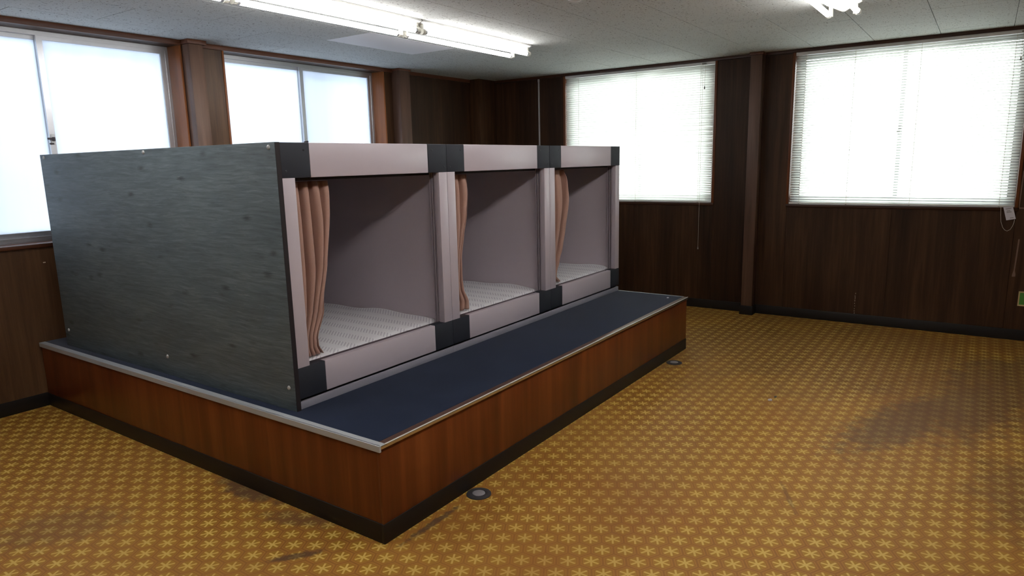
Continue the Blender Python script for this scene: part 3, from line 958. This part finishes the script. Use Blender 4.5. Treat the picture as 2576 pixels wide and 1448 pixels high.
# ---- bed pads
def pad(k, label):
    ox = FX + k * MW
    x0, x1, y0, y1 = ox + 0.045, ox + MW - 0.032, YB + 0.082, YE - 0.06
    nx, ny = 44, 60
    rnd = random.Random(40 + k)
    ph = [rnd.uniform(0, 6.28) for _ in range(6)]
    def top(s, t):
        y = y0 + (y1 - y0) * t
        e = max(0.0, (s - 0.86) / 0.14)
        z = 0.594 + 0.0025 * math.sin(9 * t + ph[0] + 3 * s) + 0.002 * math.sin(14 * s + ph[1])
        z += e * e * (0.006 + 0.007 * math.sin(7.5 * y + ph[2]) + 0.004 * math.sin(17 * y + ph[3]))
        z -= 0.010 * max(0, 1 - t / 0.02) ** 2
        return z
    bm = bmesh.new()
    T, B = [], []
    for j in range(ny + 1):
        t = (j / ny) ** 1.5
        T.append([bm.verts.new((x0 + (x1 - x0) * i / nx, y0 + (y1 - y0) * t + 0.004 * math.sin(i * 0.5 + ph[4]) * (1 - t), top(i / nx, t))) for i in range(nx + 1)])
        B.append([bm.verts.new((x0 + (x1 - x0) * i / nx, y0 + 0.006 + (y1 - y0 - 0.006) * t, 0.530)) for i in range(nx + 1)])
    for j in range(ny):
        for i in range(nx):
            bm.faces.new((T[j][i], T[j][i + 1], T[j + 1][i + 1], T[j + 1][i]))
            bm.faces.new((B[j][i], B[j + 1][i], B[j + 1][i + 1], B[j][i + 1]))
    for i in range(nx):
        bm.faces.new((T[0][i], B[0][i], B[0][i + 1], T[0][i + 1]))
        bm.faces.new((T[ny][i], T[ny][i + 1], B[ny][i + 1], B[ny][i]))
    for j in range(ny):
        bm.faces.new((T[j][0], T[j + 1][0], B[j + 1][0], B[j][0]))
        bm.faces.new((T[j][nx], B[j][nx], B[j + 1][nx], T[j + 1][nx]))
    o = obj('bed_pad', bm, 'pad_cloth', None, smooth=50)
    return tag(o, label, 'bed pad', 'white bed pads in the capsules')
pad(0, 'white ribbed bed pad in the capsule behind the grey end panel')
pad(1, 'white ribbed bed pad in the middle capsule')
pad(2, 'white ribbed bed pad in the capsule nearest the window wall')

# ================================================================== SMALL THINGS ON WALLS AND FLOOR
# surface conduit beside the corner
cd = thing('cable_conduit', 'thin pale grey vertical cable conduit on the wall beside the corner', 'conduit', (XR - 0.01, 2.254, 0.085))
obj('duct', box_bm((XR - 0.011, 2.246, 0.086), (XR, 2.262, 2.312), 0.002), 'conduit_grey', cd)
obj('joint_cover', box_bm((XR - 0.013, 2.244, 2.285), (XR, 2.264, 2.315), 0.002), 'conduit_grey', cd)

# hanging tag with a cord loop under the larger blind
tg = thing('hanging_tag', 'small white printed tag hanging on a cord loop under the larger blind', 'tag', (XR - 0.012, -1.97, 0.93))
bm = bmesh.new()
q = [(-1.928, 1.026), (-1.986, 1.036), (-2.013, 0.940), (-1.955, 0.927)]
fr = [bm.verts.new((XR - 0.016 + 0.004 * (z < 1), y, z)) for y, z in q]
bk = [bm.verts.new((XR - 0.0145 + 0.004 * (z < 1), y, z)) for y, z in q]
bm.faces.new(fr); bm.faces.new(bk[::-1])
for i in range(4):
    bm.faces.new((fr[i], fr[(i + 1) % 4], bk[(i + 1) % 4], bk[i]))
cdp = obj('card', bm, 'paper_white', tg)
bm = bmesh.new()
for (a, b, h) in ((0.22, 0.80, 0.86), (0.25, 0.62, 0.70), (0.22, 0.74, 0.60), (0.42, 0.80, 0.15)):
    A = Vector(((XR - 0.0168), 0, 0))
    def at(u, v):
        p0 = Vector((0, q[3][0], q[3][1])); p1 = Vector((0, q[2][0], q[2][1])); p3 = Vector((0, q[0][0], q[0][1]))
        p = p0 + (p1 - p0) * u + (p3 - p0) * v
        return Vector((XR - 0.0128 - 0.004 * v - 0.0006, p.y, p.z))
    vs = [bm.verts.new(at(a, h)), bm.verts.new(at(b, h)), bm.verts.new(at(b, h - 0.05)), bm.verts.new(at(a, h - 0.05))]
    bm.faces.new(vs)
obj('print_lines', bm, 'tassel_grey', cdp)
pts = [(XR - 0.010, y, z) for y, z in ((-1.913, 1.03), (-1.917, 0.97), (-1.923, 0.916), (-1.938, 0.872), (-1.952, 0.853), (-1.968, 0.846), (-1.986, 0.858), (-1.998, 0.885), (-2.004, 0.911), (-2.006, 0.935))]
obj('cord_loop', tube_bm(pts, 0.0014, 6), 'cord_white', tg, smooth=True)

# green board low on the right wall
gb = thing('wall_board', 'green panel with cream edging low on the wood wall', 'board', (XR - 0.008, -2.17, 0.272))
obj('panel_face', box_bm((XR - 0.008, -2.26, 0.283), (XR, -2.092, 0.376), 0.0), 'board_green', gb)
for lo, hi in (((-2.092, 0.272), (-2.083, 0.386)), ((-2.269, 0.272), (-2.260, 0.386)), ((-2.260, 0.376), (-2.092, 0.386)), ((-2.260, 0.272), (-2.092, 0.283))):
    obj('edging', box_bm((XR - 0.010, lo[0], lo[1]), (XR, hi[0], hi[1]), 0.001), 'board_cream', gb)

# round floor outlet caps
def cap(c, label):
    root = thing('floor_cap', label, 'floor cap', (c[0], c[1], 0), 'round floor outlet caps beside the platform')
    obj('rim', lathe_bm([(0.056, 0.0), (0.055, 0.003), (0.050, 0.0055), (0.030, 0.006), (0.0285, 0.0045), (0.0285, 0.0)], (c[0], c[1], 0), seg=40), 'cap_dark', root, smooth=35)
    obj('lid', lathe_bm([(0.028, 0.0), (0.028, 0.0055), (0.026, 0.0065), (0.004, 0.0068)], (c[0], c[1], 0), seg=32), 'cap_steel', root, smooth=35)
cap((0.519, -0.062), 'round dark floor cap with steel centre near the platform corner under the grey end panel')
cap((2.836, -0.064), 'round dark floor cap with steel centre near the window wall end of the platform')
